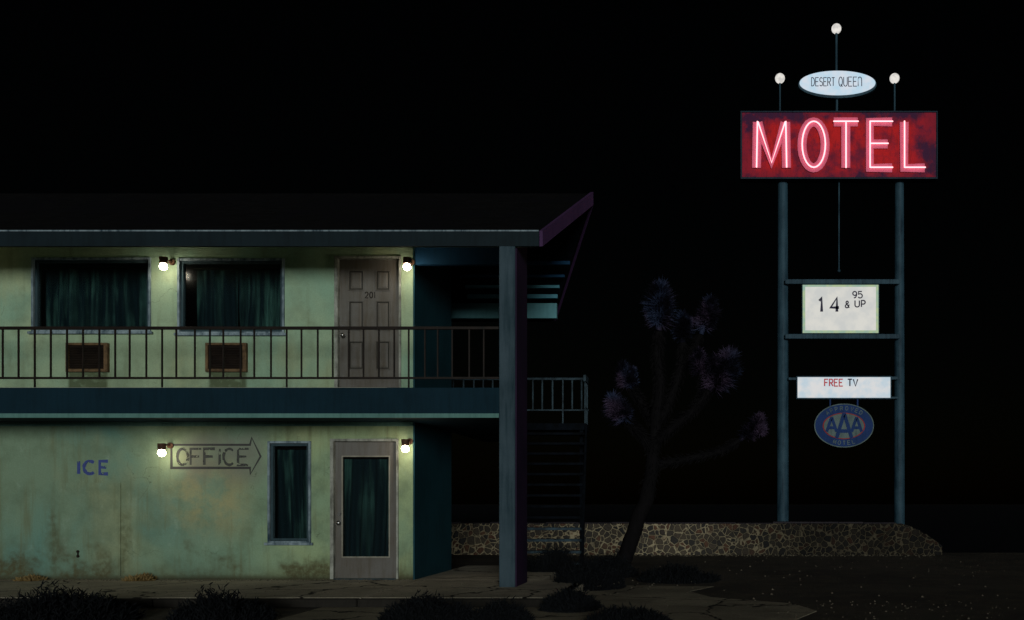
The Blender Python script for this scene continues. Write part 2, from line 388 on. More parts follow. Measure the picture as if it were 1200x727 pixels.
# ------------------------------------------------------------------ stroke letters (unit box)
def arc(cx, cy, rx, ry, a0, a1, n=14):
    return [(cx+rx*math.cos(math.radians(a0+(a1-a0)*i/n)), cy+ry*math.sin(math.radians(a0+(a1-a0)*i/n))) for i in range(n+1)]
G = {
 'M': [[(0,0),(0.03,1)],[(.05,.985),(.5,.10),(.95,.985)],[(.97,1),(1,0)]], 'O': [arc(.5,.5,.5,.5,90,450,28)], 'T': [[(0,1),(1,1)],[(.5,.97),(.5,0)]],
 'E': [[(1,1),(0,1),(0,0),(1,0)],[(.04,.52),(.8,.52)]], 'L': [[(0,1),(0,0),(1,0)]], 'I': [[(.5,1),(.5,0)]],
 'F': [[(1,1),(0,1),(0,0)],[(.04,.52),(.8,.52)]], 'C': [arc(.55,.5,.55,.5,50,310,20)],
 'D': [[(0,0),(0,1)]+arc(.3,.5,.7,.5,88,-88,14)+[(0,0)]],
 'S': [arc(.5,.75,.45,.25,30,265,12)+arc(.5,.25,.5,.25,85,-150,12)],
 'R': [[(0,0),(0,1)]+arc(.5,.74,.45,.26,88,-88,10)+[(.05,.48)],[(.45,.47),(1,0)]],
 'Q': [arc(.5,.5,.5,.5,90,450,28),[(.55,.22),(1.0,-.06)]], 'U': [[(0,1),(0,.3)]+arc(.5,.3,.5,.3,185,355,12)+[(1,.3),(1,1)]],
 'N': [[(0,0),(0,1)]+arc(.5,.72,.48,.28,150,0,10)+[(1,0)]], 'V': [[(0,1),(.5,0),(1,1)]],
 'A': [[(0,0),(.5,1),(1,0)],[(.22,.36),(.78,.36)]], 'P': [[(0,0),(0,1)]+arc(.5,.72,.45,.28,88,-88,10)+[(.05,.44)]],
 '1': [[(.15,.78),(.55,1),(.55,0)]], '4': [[(.75,0),(.75,1),(0,.3),(1,.3)]], '2': [arc(.5,.7,.48,.3,165,-30,12)+[(0,0),(1,0)]],
 '0': [arc(.5,.5,.48,.5,90,450,20)],
 '9': [arc(.5,.70,.46,.30,0,360,16),[(.95,.68),(.93,.4),(.7,.08),(.3,0)]],
 '5': [[(.9,1),(.12,1),(.08,.56)]+arc(.48,.33,.5,.33,125,-150,14)],
 '&': [[(1,0),(.25,.68)]+arc(.48,.80,.26,.20,200,-20,8)+[(.12,.4)]+arc(.42,.24,.38,.24,150,340,10)+[(.95,.5)]],
}
def strokes(ch, x0, z0, w, h): return [[(x0+p[0]*w, z0+p[1]*h) for p in pl] for pl in G[ch]]
def write(mb, text, x0, z0, w, h, gap, sw, y, d=.003, jitter=0):
    x = x0; k = 0
    for ch in text:
        if ch == ' ': x += w*.7; continue
        cw = w*(.35 if ch in 'I1' else 1)
        for pl in strokes(ch, x, z0, cw, h): mb.ribbon(pl, sw, y-.0004*(k % 5), d, jitter); k += 1
        x += cw+gap
    return x

# ================================================================== SETTING
mb = MB()
R = [-400, -60, -20, 20, 60, 400]
mb.face([(-600,-200,-.1),(600,-200,-.1),(600,900,-.1),(-600,900,-.1)])
mb.build('ground', M['lot'], kind='structure')
mb = MB(); random.seed(3)
def walk_box(x0, x1, y0, y1, z0=-.11, z1=0): mb.box(x0, x1, y0, y1, z0, z1)
xs = [-16+2.4*i for i in range(7)]
for i in range(6): walk_box(xs[i]+.006, xs[i+1]-.006, 11.35, 13.995)     # the slabs stop at the wall, joints between them
walk_box(xs[6]+.006, -1.75, 11.35, 13.995)
walk_box(-4.17, -2.3, 14.003, 17.2)
mb.build('pavement', M['concrete'], kind='structure', bevel=.012)
mb = MB()
for i in range(6): mb.box(xs[i]+.006, xs[i+1]-.006, 11.2, 11.345, -.11, -.004)
mb.box(xs[6]+.006, -1.75, 11.2, 11.345, -.11, -.004); mb.box(-1.746, -1.62, 11.2, 13.99, -.11, -.004)
mb.build('kerb', M['kerb'], kind='structure', bevel=.015)
mb = MB(); ap = [(-4.4,7.5)]+[(-2+k*.5+.2*math.sin(k*2.1), 7.2) for k in range(9)]+[(2.4+.45*math.sin(k*1.7)-.32*k, 7.6+k*.8) for k in range(9)]+[(-1.6,14.2),(-1.6,11.19),(-4.4,11.19)]
mb.prism([(x, y, -.096) for x, y in ap], (0,0,-.02))
mb.build('driveway_apron', M['apron'], kind='structure')  # pale cracked patch paints the pool of lamp light on the ground
mb = MB(); mb.face([(-500,23.6,-.094),(500,23.6,-.094),(500,800,-.094),(-500,800,-.094)]); mb.build('dark_field', M['under'], kind='structure')  # near-black sheet puts the night's darkness on the ground behind the wall

# ================================================================== MOTEL BUILDING
FW = 14.0; FB = 12.8
XR = X(484, FW); XL = -14.5
motel = thing('motel_building', (-9, 14, 0), 'two storey pale green motel block with balcony, dark roof and lit wall bulbs', 'building')
ZS0, ZS1 = 2.31, 2.67
Zt = 5.25
TH = .16
def wall_with_holes(name, mat, x0, x1, z0, z1, holes, lab=None):
    """front wall sheet with true openings"""
    xs = sorted({x0, x1, *[h[0] for h in holes], *[h[1] for h in holes]})
    zs = sorted({z0, z1, *[h[2] for h in holes], *[h[3] for h in holes]})
    m = MB()
    def solid(i, j):
        if i < 0 or j < 0 or i >= len(xs)-1 or j >= len(zs)-1: return False
        cx, cz = (xs[i]+xs[i+1])/2, (zs[j]+zs[j+1])/2
        return not any(h[0] < cx < h[1] and h[2] < cz < h[3] for h in holes)
    y0, y1 = FW, FW+TH
    for i in range(len(xs)-1):
        for j in range(len(zs)-1):
            if not solid(i, j): continue
            a, b, c, d = xs[i], xs[i+1], zs[j], zs[j+1]
            m.face([(a,y0,c),(b,y0,c),(b,y0,d),(a,y0,d)]); m.face([(a,y1,d),(b,y1,d),(b,y1,c),(a,y1,c)])
            if not solid(i-1, j): m.face([(a,y0,c),(a,y0,d),(a,y1,d),(a,y1,c)])
            if not solid(i+1, j): m.face([(b,y0,d),(b,y0,c),(b,y1,c),(b,y1,d)])
            if not solid(i, j-1): m.face([(a,y0,c),(a,y1,c),(b,y1,c),(b,y0,c)])
            if not solid(i, j+1): m.face([(a,y0,d),(b,y0,d),(b,y1,d),(a,y1,d)])
    o = m.build(name, mat, motel)
    if lab: o['label'] = lab
    return o
def R4(px0, px1, py0, py1, Y=FW): return (X(px0, Y), X(px1, Y), Z(py1, Y), Z(py0, Y))
w1 = R4(39.5, 175.5, 304, 388); w2 = R4(210.5, 332, 305, 390); w3 = R4(316, 363, 519, 635)
d1 = R4(396, 468, 303, 463); d2 = R4(391, 465, 517, 680.6)
d1 = (d1[0], d1[1], ZS1+.02, d1[3]); d2 = (d2[0], d2[1], .02, d2[3])
a1 = R4(80, 127, 405, 434); a2 = R4(243, 289, 405, 434)
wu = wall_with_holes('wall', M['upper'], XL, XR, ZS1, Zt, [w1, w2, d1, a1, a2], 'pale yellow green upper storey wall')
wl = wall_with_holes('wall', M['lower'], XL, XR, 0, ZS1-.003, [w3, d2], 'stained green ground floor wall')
# end wall facing the passage, teal
ROOFB = 4.55          # eave underside at the front
def roof_under(Y): return ROOFB + (min(Y, 30.7-Y)-12.8)*.588 if False else (ROOFB + (Y-12.8)*.595 if Y <= 15.3 else ROOFB + (18.0-Y)*.595*(2.5/2.7))
YE = 16.1
mb = MB(); yy = [FW+.001, 15.3, YE]
poly = [Vector((XR+.002, FW+.002, 0)), Vector((XR+.002, YE, 0)), Vector((XR+.002, YE, roof_under(YE)-.02)), Vector((XR+.002, 15.3, roof_under(15.3)-.02)), Vector((XR+.002, FW+.002, roof_under(FW)-.02))]
# front edge is skinned by the facade: end wall stands just behind it
poly2 = [p.copy() for p in poly]
for p in poly2: p.x = XR-.004
mb.prism([p + Vector((0, 0, 0)) for p in poly2], (-.15, 0, 0))
mb.v = [(x, max(y, FW+TH+.002), z) for x, y, z in mb.v]
mb.prism(poly, (.02, 0, 0))
mb.build('end_wall', M['teal'], motel, label='dark teal end wall beside the open passage')
mb = MB(); mb.box(XL, XR-.3, YE-.15, YE, 0, Zt-.1); mb.box(XL, XL+.15, FW+TH+.002, YE-.152, 0, Zt-.2)
mb.build('rear_wall', M['teal'], motel)
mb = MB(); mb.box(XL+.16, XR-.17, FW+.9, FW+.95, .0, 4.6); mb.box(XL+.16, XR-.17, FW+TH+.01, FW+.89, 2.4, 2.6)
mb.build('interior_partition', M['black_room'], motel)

# balcony slab: outline seen from above
mb = MB()
mb.prism([(XL, FB, ZS0), (X(585, FB), FB, ZS0), (X(585, FB), 13.6, ZS0), (-2.95, 16.1, ZS0), (-3.4, 18.49, ZS0), (XR+.026, 18.49, ZS0), (XR+.026, FW-.003, ZS0), (XL, FW-.003, ZS0)], (0, 0, ZS1-ZS0))
slab = mb.build('balcony_slab', M['slab'], motel, bevel=.008)
mb = MB(); mb.box(XL, X(585, FB)-.002, FB-.014, FB-.002, ZS0-.045, ZS0+.012)
mb.box(XL, XR, FW-.035, FW-.004, ZS0-.06, ZS0-.004)
mb.build('drip_edge', M['sofit'], slab)
mb = MB(); mb.box(XL, XR, FB+.03, FW-.004, ZS1+.001, ZS1+.006); mb.build('deck_coating', M['deck'], slab)  # grey sheet added to bounce bulb light up the wall
# pier
mb = MB(); px0, px1 = X(585, FB), X(604, FB)
zt0 = roof_under(12.85)-.02; zt1 = roof_under(13.6)-.02
mb.hexa([(px0+.003,FB-.03,-.1),(px1,FB-.03,-.1),(px1,13.6,-.1),(px0+.003,13.6,-.1),(px0+.003,FB-.03,zt0),(px1,FB-.03,zt0),(px1,13.6,zt1),(px0+.003,13.6,zt1)])
pr = mb.build('pier', M['pierm'], motel, bevel=.012, label='tall narrow blue grey pier at the corner of the balcony')
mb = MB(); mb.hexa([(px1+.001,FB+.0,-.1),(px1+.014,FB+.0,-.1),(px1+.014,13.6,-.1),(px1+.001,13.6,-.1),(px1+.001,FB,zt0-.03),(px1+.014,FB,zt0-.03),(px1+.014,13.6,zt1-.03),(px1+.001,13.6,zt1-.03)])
mb.build('side_board', M['plumd'], pr)  # added board whose purple paints the neon light on the pier side

# roof: two slopes with a prow gable
E0 = (X(632, FB), FB); RG = (X(692, 15.3), 15.3); E1 = (X(649, 18.0), 18.0)
TK = .2
zf = 4.56; zr = Z(226, 15.3)-TK; zb = 4.56
def slope(pa, za, pb, zb_, xl=XL-.5, t=TK, drop=0):
    return [(xl, pa[1], za), (pa[0], pa[1], za), (pb[0], pb[1], zb_), (xl, pb[1], zb_)]
mb = MB()
f_ = slope(E0, zf, RG, zr); b_ = slope(RG, zr, E1, zb)
for q in (f_, b_): mb.prism(q, (0, 0, TK-.012))
roof = mb.build('roof', M['roof'], motel, label='low black shingled roof with a prow gable end')
mb = MB(); mb.box(XL-.5, E0[0], FB-.035, FB-.001, zf-.005, zf+TK)
mb.build('fascia_board', M['fascia'], roof)
mb = MB(); mb.box(XL-.5, E0[0], FB-.05, FB-.036, zf+TK-.012, zf+TK+.006)
mb.build('roof_edge_flashing', M['frame'], roof)
def rake(a, za, b, zb_, hh0, hh1, mat, th=.045):
    m = MB(); A = Vector((a[0], a[1], 0)); B = Vector((b[0], b[1], 0)); d = (B-A).normalized(); nrm = Vector((d.y, -d.x, 0))*th
    if nrm.x < 0: nrm = -nrm
    o = nrm.normalized()*.002
    m.hexa([A+o+Vector((0,0,za-hh0)), A+o+nrm+Vector((0,0,za-hh0)), B+o+nrm+Vector((0,0,zb_-hh1)), B+o+Vector((0,0,zb_-hh1)),
            A+o+Vector((0,0,za+TK+.01)), A+o+nrm+Vector((0,0,za+TK+.01)), B+o+nrm+Vector((0,0,zb_+TK+.01)), B+o+Vector((0,0,zb_+TK+.01))])
    m.build('rake_board', mat, roof)
rake(E0, zf, RG, zr, .0, .0, M['plum']); rake(RG, zr, E1, zb, .0, .0, M['plum'])  # rake boards carry the neon's purple light in their colour
# beams and boarding under the rear slope
mb = MB(); o_ = .006
mb.prism([(XL-.4, 15.3, zr-.02), (RG[0]-.04, 15.3, zr-.02), (E1[0]-.04, 17.95, zb-.02), (XL-.4, 17.95, zb-.02)], (0,0,-.015))
mb.build('soffit_boarding', M['under'], roof)
mb = MB(); zz0 = zf-.004; sl = (zr-zf)/(15.3-FB)
mb.prism([(XL-.3, FB+.02, zz0+.02*sl-.0), (E0[0]-.03, FB+.02, zz0+.02*sl), (E0[0]-.0, FW-.02, zz0+1.18*sl), (XL-.3, FW-.02, zz0+1.18*sl)], (0,0,-.012))
mb.build('porch_ceiling', M['ceil'], roof)  # pale boarding added to bounce bulb light onto the upper wall
def under_rear(Y): return zr + (zb-zr)*(Y-15.3)/(18.0-15.3)
def rgx(Y): return RG[0] + (E1[0]-RG[0])*(Y-15.3)/2.7
for Yb, ya, yb_ in ((16.2, 306, 310), (16.6, 322, 325), (17.0, 334, 337.5), (17.15, 345, 349.5)):
    m = MB(); m.box(XR+.03, rgx(Yb)-.12, Yb, Yb+.06, Z(yb_, Yb), Z(ya, Yb)); m.build('purlin', M['purlin'] if Yb > 16.9 else M['beam'], roof)
m = MB(); m.box(XR-.4, rgx(17.3)-.10, 17.3, 17.4, Z(373, 17.3), Z(355.5, 17.3)); m.build('eave_beam', M['palebeam'], roof)
m = MB(); m.box(XR+.03, X(585, 14)-.0, 14.0, 14.1, 4.62, 4.98); m.build('cross_beam', M['beam'], roof)

# windows
def curtain_mesh(x0, x1, z0, z1, y, seed, amp=.055, wl=.15):
    r = random.Random(seed); m = MB(); nx = int((x1-x0)/.012); nz = 14; rows = []
    ph = [r.uniform(0, 6.28) for _ in range(5)]
    for j in range(nz+1):
        t = j/nz; row = []
        for i in range(nx+1):
            u = i/nx*(x1-x0)
            wv = noise.noise(Vector((u*1.6, seed, t*.5)))*2.2
            a = amp*(.65+.6*noise.noise(Vector((u*2.1+7, seed, t))))*(.75+.45*t)
            p = math.sin(6.283*u/wl + wv*2 + ph[0]); p = math.copysign(abs(p)**.7, p)
            row.append((x0+u, y + a*p + .5*a*math.sin(6.283*u/(wl*2.7)+ph[1]), z1-(z1-z0)*t))
        rows.append(row)
    m.quadgrid(rows); return m
def ring(m, r, y0, y1, out, inn=0, sill=0):
    x0, x1, z0, z1 = r
    m.box(x0-out, x0+inn, y0, y1, z0-out, z1+out); m.box(x1-inn, x1+out, y0, y1, z0-out, z1+out)
    m.box(x0+inn+.0005, x1-inn-.0005, y0, y1, z1-inn, z1+out); m.box(x0+inn+.0005, x1-inn-.0005, y0, y1, z0-out, z0+inn)
def window(r, seed, gaps, lab):
    m = MB(); ring(m, r, FW-.03, FW+.05, .022, .010)
    w = m.build('window', M['frame'], motel, bevel=.004, label=lab)
    x0, x1, z0, z1 = r
    m = MB(); ring(m, (x0+.013, x1-.013, z0+.013, z1-.013), FW+.01, FW+.08, 0, .035); m.build('sash', M['sashd'], w)
    m = MB(); m.box(x0-.06, x1+.06, FW-.055, FW-.031, z0-.05, z0-.012); m.build('sill', M['frame'], w, bevel=.004)
    m = MB(); m.box(x0+.05, x1-.05, FW+.045, FW+.051, z0+.05, z1-.05); m.build('pane', M['glass'], w)
    m = MB(); m.tube([(x0-.1, FW+.25, z1-.07), (x1+.1, FW+.25, z1-.07)], .012); m.build('curtain_rail', M['iron'], w)
    for i, (a, b) in enumerate(gaps):
        xa = x0+.05+(x1-x0-.1)*a; xb = x0+.05+(x1-x0-.1)*b
        curtain_mesh(xa, xb, z0+.03, z1-.09, FW+.25, seed+i*3.3).build('curtain', M['curtain'], w)
window(w1, 1.7, [(-.06, .47), (.46, 1.04)], 'wide dark window with teal curtains beside the left wall bulb')
window(w2, 5.1, [(.06, .50), (.52, 1.04)], 'wide dark window with teal curtains between the bulb and the door')
window(w3, 9.4, [(-.25, 1.08)], 'narrow tall dark window on the ground floor')

# doors
def door_leaf(r, six):
    x0, x1, z0, z1 = r
    m = MB()
    m.box(x0+.008, x1-.008, FW+.05, FW+.094, z0, z1-.01) if six else None
    if not six:
        gx0, gx1, gz0, gz1 = R4(400, 455, 535, 653)
        m.box(x0+.008, gx0, FW+.05, FW+.094, z0, z1-.01); m.box(gx1, x1-.008, FW+.05, FW+.094, z0, z1-.01)
        m.box(gx0, gx1, FW+.05, FW+.094, z0, gz0); m.box(gx0, gx1, FW+.05, FW+.094, gz1, z1-.01)
    d = m.build('door', M['door'], motel, label='grey six panel upstairs door numbered 201' if six else 'grey office door with one large curtained glass pane')
    m = MB()
    m.box(x0-.045, x0+.006, FW-.03, FW+.10, z0-.01, z1+.032); m.box(x1-.002, x1+.028, FW-.03, FW+.10, z0-.01, z1+.032)
    m.box(x0+.0065, x1-.0025, FW-.03, FW+.10, z1-.006, z1+.032)
    m.build('door_frame', M['trim'], d, bevel=.004)
    m = MB(); m.box(x0+.007, x1-.003, FW-.02, FW+.12, z0-.018, z0-.002); m.build('threshold', M['rust'], d)
    kx, kz = (X(401, FW), Z(393, FW)) if six else (X(394, FW), Z(613, FW))
    kx = max(kx, x0+.07)
    m = MB(); m.ball((kx, FW-.0, kz), .034, 14, 8); m.tube([(kx, FW, kz), (kx, FW+.052, kz)], .016); m.tube([(kx, FW+.04, kz), (kx, FW+.0495, kz)], .036, 16)
    m.build('door_knob', M['chrome'], d)
    m = MB(); m.tube([(kx, FW+.02, kz+.13), (kx, FW+.05, kz+.13)], .024, 16); m.build('deadbolt', M['chrome'], d)
    if six:
        for (a, b) in ((408, 424), (440, 455)):
            for (c, e) in ((317, 339), (353, 386), (400, 432)):
                q = R4(a, b, c, e); m = MB()
                # dark shade rings in the routed grooves round a raised field
                ring(m, q, FW+.036, FW+.0505, .014, .0)
                x_0, x_1, z_0, z_1 = q; s = .045
                o = [(x_0+.012, FW+.0495, z_0+.012), (x_1-.012, FW+.0495, z_0+.012), (x_1-.012, FW+.0495, z_1-.012), (x_0+.012, FW+.0495, z_1-.012)]
                i = [(x_0+s, FW+.036, z_0+s), (x_1-s, FW+.036, z_0+s), (x_1-s, FW+.036, z_1-s), (x_0+s, FW+.036, z_1-s)]
                for k in range(4): m.face([o[k], o[(k+1) % 4], i[(k+1) % 4], i[k]])
                m.face(i); pn = m.build('panel', M['door'], d, bevel=.003)
                m = MB(); ring(m, (x_0+.003, x_1-.003, z_0+.003, z_1-.003), FW+.044, FW+.0495, 0, .016); m.build('groove', M['groove'], pn)
        m = MB(); write(m, '201', X(426.5, FW), Z(348.5, FW), .045, .085, .022, .013, FW+.046, .005); m.build('door_number', M['grille'], d)
    else:
        m = MB(); ring(m, (gx0, gx1, gz0, gz1), FW+.038, FW+.0495, .012, .006); m.build('glazing_bead', M['bead'], d)
        m = MB(); m.box(gx0, gx1, FW+.07, FW+.076, gz0, gz1); m.build('pane', M['glass'], d)
        curtain_mesh(gx0-.04, gx1+.04, gz0-.05, gz1-.03, FW+.20, 21.3, .05, .15).build('curtain', M['curtain'], d)
door_leaf(d1, True); door_leaf(d2, False)

# air conditioners through the wall
for r in (a1, a2):
    x0, x1, z0, z1 = r
    m = MB(); m.box(x0-.004, x0+.035, FW-.06, FW+.12, z0-.03, z1+.03); m.box(x1-.035, x1+.02, FW-.06, FW+.12, z0-.03, z1+.03)
    m.box(x0+.0355, x1-.0355, FW-.06, FW+.12, z1-.005, z1+.03); m.box(x0+.0355, x1-.0355, FW-.06, FW+.12, z0-.03, z0+.012)
    a = m.build('air_conditioner', M['wood'], motel, bevel=.004)
    m = MB(); m.box(x0+.036, x1-.036, FW-.02, FW+.3, z0+.013, z1-.006)
    for k in range(9):
        zz = z0+.02+k*(z1-z0-.04)/9
        m.hexa([(x0+.037,FW-.045,zz),(x1-.037,FW-.045,zz),(x1-.037,FW-.022,zz+.014),(x0+.037,FW-.022,zz+.014),(x0+.037,FW-.045,zz+.006),(x1-.037,FW-.045,zz+.006),(x1-.037,FW-.022,zz+.02),(x0+.037,FW-.022,zz+.02)])
    m.build('grille', M['grille'], a)

# wall lamps; the last two are added out of view to brighten the facade
for px, py in ((191.5, 312.5), (477, 313), (189.5, 531), (475, 526), (-105, 312.5), (-130, 531)):
    c = at(px, py, FW-.24)
    m = MB(); m.tube([(c.x, c.y, c.z+.045), (c.x, c.y, c.z+.135)], [.052, .058], 16)
    m.tube([(c.x, c.y, c.z+.12), (c.x, FW-.02, c.z+.12)], .013, 8); m.tube([(c.x, FW-.03, c.z+.12), (c.x, FW-.002, c.z+.12)], .045, 14)
    l = m.build('wall_lamp', M['socket'], motel, bevel=.003)
    m = MB(); m.ball(c, .052, 20, 12, (1, 1, .98)); m.build('bulb', M['bulb'], l)

# balcony railing
def rail(name, par, pts_x, Y, zb_, zt_, x0, x1, zlow, w=.019, mat=M['iron'], topw=.04):
    m = MB(); m.box(x0, x1, Y-.022, Y+.022, zt_-topw, zt_); r = m.build(name, mat, par, bevel=.004)
    m = MB(); m.box(x0, x1, Y-.012, Y+.012, zb_-.028, zb_); m.build('bottom_rail', mat, r)
    for i, xx in enumerate(pts_x):
        post = i % 8 == 3
        m = MB(); hw = w*.5
        m.box(xx-hw, xx+hw, Y-hw, Y+hw, (zlow if post else zb_+.0005), zt_-topw-.0005); m.build('baluster', mat, r)
    return r
Yr = FB+.06
bx = [21.8,40.8,59.6,78.6,97.4,116.5,135,152,171.5,190,206.6,228.4,246,261.7,282,298,317.6,336,353.3,372.4,390,408.7,426,444,462,479,498,513,530,550,567]
bxs = [X(p, Yr) for p in bx]; step = .213
bxs = [bxs[0]-step*k for k in range(1, 19)][::-1] + bxs
rail('railing', motel, bxs, Yr, Z(442, Yr), Z(383, Yr), XL, X(585, Yr)-.003, ZS1)
# stains/fixtures and painted lettering on the ground floor wall
m = MB(); q = R4(66, 142, 566, 682); m.box(q[0], q[1], FW-.018, FW-.001, .05, q[3])
m.build('patch_panel', M['lower'], wl, label='repainted greener patch under the blue lettering')
m = MB(); ox = X(92.5, FW)
for k, zz in enumerate((Z(646.5, FW), Z(652, FW))): m.tube([(ox, FW-.028, zz), (ox, FW-.0185, zz)], .022, 12)
m.box(ox-.012, ox+.012, FW-.024, FW-.0185, Z(652, FW), Z(646.5, FW)); m.build('outlet', M['grille'], wl)
m = MB(); yk = FW-.004
x0, x1, z0, z1 = R4(201, 294, 521.5, 548.5)
m.ribbon([(x1, z1), (x0, z1), (x0, z0), (x1, z0)], .036, yk, .003, .2)
m.ribbon([(x1-.008, z1+.012), (X(295, FW), Z(513, FW)), (X(305.5, FW), Z(535, FW)), (X(293.5, FW), Z(556, FW)), (x1-.01, z0-.012)], .026, yk-.0006, .003, .2)
m.build('painted_arrow', M['arrow'], wl)
m = MB(); w_ = .125; cx = [208, 223.5, 239.5, 255.5, 262, 279]
for ch, p in zip('OFFICE', cx):
    for k, pl in enumerate(strokes(ch, X(p, FW), Z(545, FW), .155 if ch != 'I' else .05, .235)): m.ribbon(pl, .036, yk-.0004*k, .003, .25)
m.build('office_lettering', M['office'], wl)
m = MB()
for ch, p, ww in (('I', 90, .06), ('C', 98.5, .16), ('E', 117, .12)):
    for k, pl in enumerate(strokes(ch, X(p, FW), Z(555.5, FW), ww, .185)): m.ribbon(pl, .046, FW-.004-.0004*k, .003, .25)
m.build('ice_lettering', M['ice'], wl)

# ================================================================== OUTSIDE STAIR
stair = thing('staircase', (-2.6, 17.5, -.1), 'dark open steel stair with landing rail behind the blue grey pier', 'staircase')
Yl0, Yl1 = 18.5, 19.0; XRl = X(690, 19.0)
m = MB(); m.box(-4.9, XRl, Yl0, Yl1, ZS1-.13, ZS1); m.build('landing', M['blackiron'], stair)
n = 14; Yb0 = 16.35; xa_t, xb_t = X(618, 18.0)-.12, X(682, 18.0); xb_b = X(682, Yb0); xa_b = xb_b-(xb_t-xa_t)
for i in range(n-1):
    t = (i+1)/n; yy_ = Yl0-(Yl0-Yb0)*t; zz = ZS1-(ZS1+.1)*t; xa = xa_t+(xa_b-xa_t)*t; xb = xb_t+(xb_b-xb_t)*t
    m = MB(); m.box(xa+.0, xb, yy_-.10, yy_+.13, zz-.045, zz); m.build('tread', M['rust'] if i > 8 else M['blackiron'], stair, bevel=.004)
for (xt, xb2) in ((xa_t-.03, xa_b-.03), (xb_t+.02, xb_b+.02)):
    m = MB()
    m.hexa([(xt-.02,Yl0,ZS1-.32),(xt+.02,Yl0,ZS1-.32),(xt+.02,Yl0,ZS1-.005),(xt-.02,Yl0,ZS1-.005),
            (xb2-.02,Yb0-.12,-.1),(xb2+.02,Yb0-.12,-.1),(xb2+.02,Yb0-.12,.22),(xb2-.02,Yb0-.12,.22)])
    m.build('stringer', M['blackiron'], stair)
for xx in (XRl-.09, XRl-1.55):
    m = MB(); m.box(xx-.035, xx+.035, Yl0+.05, Yl0+.12, -.1, ZS1-.131); m.build('post', M['blackiron'], stair)
fx = [X(p, 19.0) for p in (532, 544, 556, 567, 578, 590, 602, 613, 625, 636, 648, 660, 671, 682)]
rail('landing_rail', stair, fx, 18.96, Z(480, 18.96), Z(443, 18.96), -4.9, XRl, ZS1+.001, .028, M['rust'], .045)
m = MB(); m.box(XRl-.045, XRl, Yl0, 18.93, Z(447, 18.5), Z(443, 18.96)-.002); m.box(XRl-.035, XRl-.01, Yl0, 18.93, Z(481, 18.9), Z(479, 18.9))
for k in range(3): m.box(XRl-.03, XRl-.008, Yl0+.02+k*.19, Yl0+.04+k*.19, ZS1+.001, Z(448, 18.5))
m.build('side_rail', M['rust'], stair)

# ================================================================== STONE WALL
m = MB(); SWY = 22.6; sx0, sx1 = -8.5, X(1104, SWY)
nx, nz = 160, 8; rows = []
for j in range(nz+1):
    def top(i):
        d_ = (nx-i)/nx*(sx1-sx0); return .64 if d_ > 1.0 else .64-(1-d_)**1.5*.52+.05*noise.noise(Vector((i*.9, 0, 8)))
    rows.append([(sx0+(sx1-sx0)*i/nx, SWY + .05*noise.noise(Vector((i*.6, j*.9, 3))), -.15+(top(i)+.15)*j/nz) for i in range(nx+1)])
m.quadgrid(rows, smooth=True)
m.box(sx0, sx1-1.0, SWY+.06, SWY+.32, -.15, .635)
sw = m.build('stone_wall', M['stone'], label='low rubble stone wall with pale mortar running behind the tree and stairs', category='wall')
m = MB()
k = sx0
while k < sx1-1.1:
    L = random.uniform(.5, .9); m.box(k, min(k+L-.008, sx1-1.0), SWY-.05, SWY+.36, .641+random.uniform(-.004, .004), .672+random.uniform(-.014, .014)); k += L
m.build('coping', mat_worn('dark_coping', (.022, .018, .022), (.008, .007, .009), .8, 4), sw, bevel=.006)

# ================================================================== MOTEL SIGN
SY = 23.0
sign = thing('motel_sign', (X(990, SY), SY, -.1), 'tall roadside sign with red neon MOTEL cabinet on two steel poles', 'sign')
def sx(p): return X(p, SY)
def sz(p): return Z(p, SY)
for a, b in ((912, 930), (1047.5, 1064)):
    c = sx((a+b)/2); r = (sx(b)-sx(a))/2*.92
    c = sx((a+b)/2) - (.06 if a < 1000 else -.0)
    m = MB(); m.tube([(c, SY+.2, -.1), (c, SY+.2, 4), (c, SY+.2, sz(212))], [r*.86, r*.82, r*.72], 20)
    m.build('pole', M['pole'], sign)
for nm, (y0, y1) in (('crossbar', (328, 333.5)), ('crossbar', (392, 397.5))):
    m = MB(); m.box(sx(920), sx(1054), SY-.06, SY+.04, sz(y1), sz(y0)); m.build(nm, M['pole'], sign, bevel=.01)
m = MB(); x0, x1, z0, z1 = sx(869), sx(1096), sz(210), sz(134)
m.box(x0, x1, SY-.10, SY+.18, z0, z1)
m.box(x0-.03, x1+.03, SY-.125, SY+.20, z0-.035, z0-.001); m.box(x0-.03, x1+.03, SY-.125, SY+.20, z1+.001, z1+.03)
m.box(x0-.03, x0-.001, SY-.125, SY+.20, z0, z1); m.box(x1+.001, x1+.03, SY-.125, SY+.20, z0, z1)
cab = m.build('sign_cabinet', M['cab'], sign, bevel=.006)
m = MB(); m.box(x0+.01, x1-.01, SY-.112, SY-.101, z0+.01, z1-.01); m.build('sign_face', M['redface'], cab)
for ch, a, b in (('M', 886, 921), ('O', 939, 966), ('T', 976, 1004), ('E', 1018, 1044), ('L', 1058, 1082)):
    m = MB(); st = strokes(ch, sx(a), sz(199.5), sx(b)-sx(a), sz(146)-sz(199.5))
    for k, pl in enumerate(st): m.ribbon(pl, .215, SY-.150-.003*k, .036)
    L = m.build('letter', M['pink'], sign)
    m = MB()
    for pl in st:
        if ch == 'M': m.tube([Vector((p[0], SY-.19, p[1])) for p in pl], .0185, 8)
        else:
            seg = []
            for i in range(len(pl)-1):
                seg.append([pl[i], pl[i+1]])
            if ch == 'O': m.tube([Vector((p[0], SY-.19, p[1])) for p in pl], .0185, 8, cap=False)
            else:
                for s_ in seg: m.tube([Vector((p[0], SY-.19, p[1])) for p in s_], .0185, 8)
                for p in pl: m.ball((p[0], SY-.19, p[1]), .0183, 8, 6)
    m.build('neon_tube', M['neon'], L)
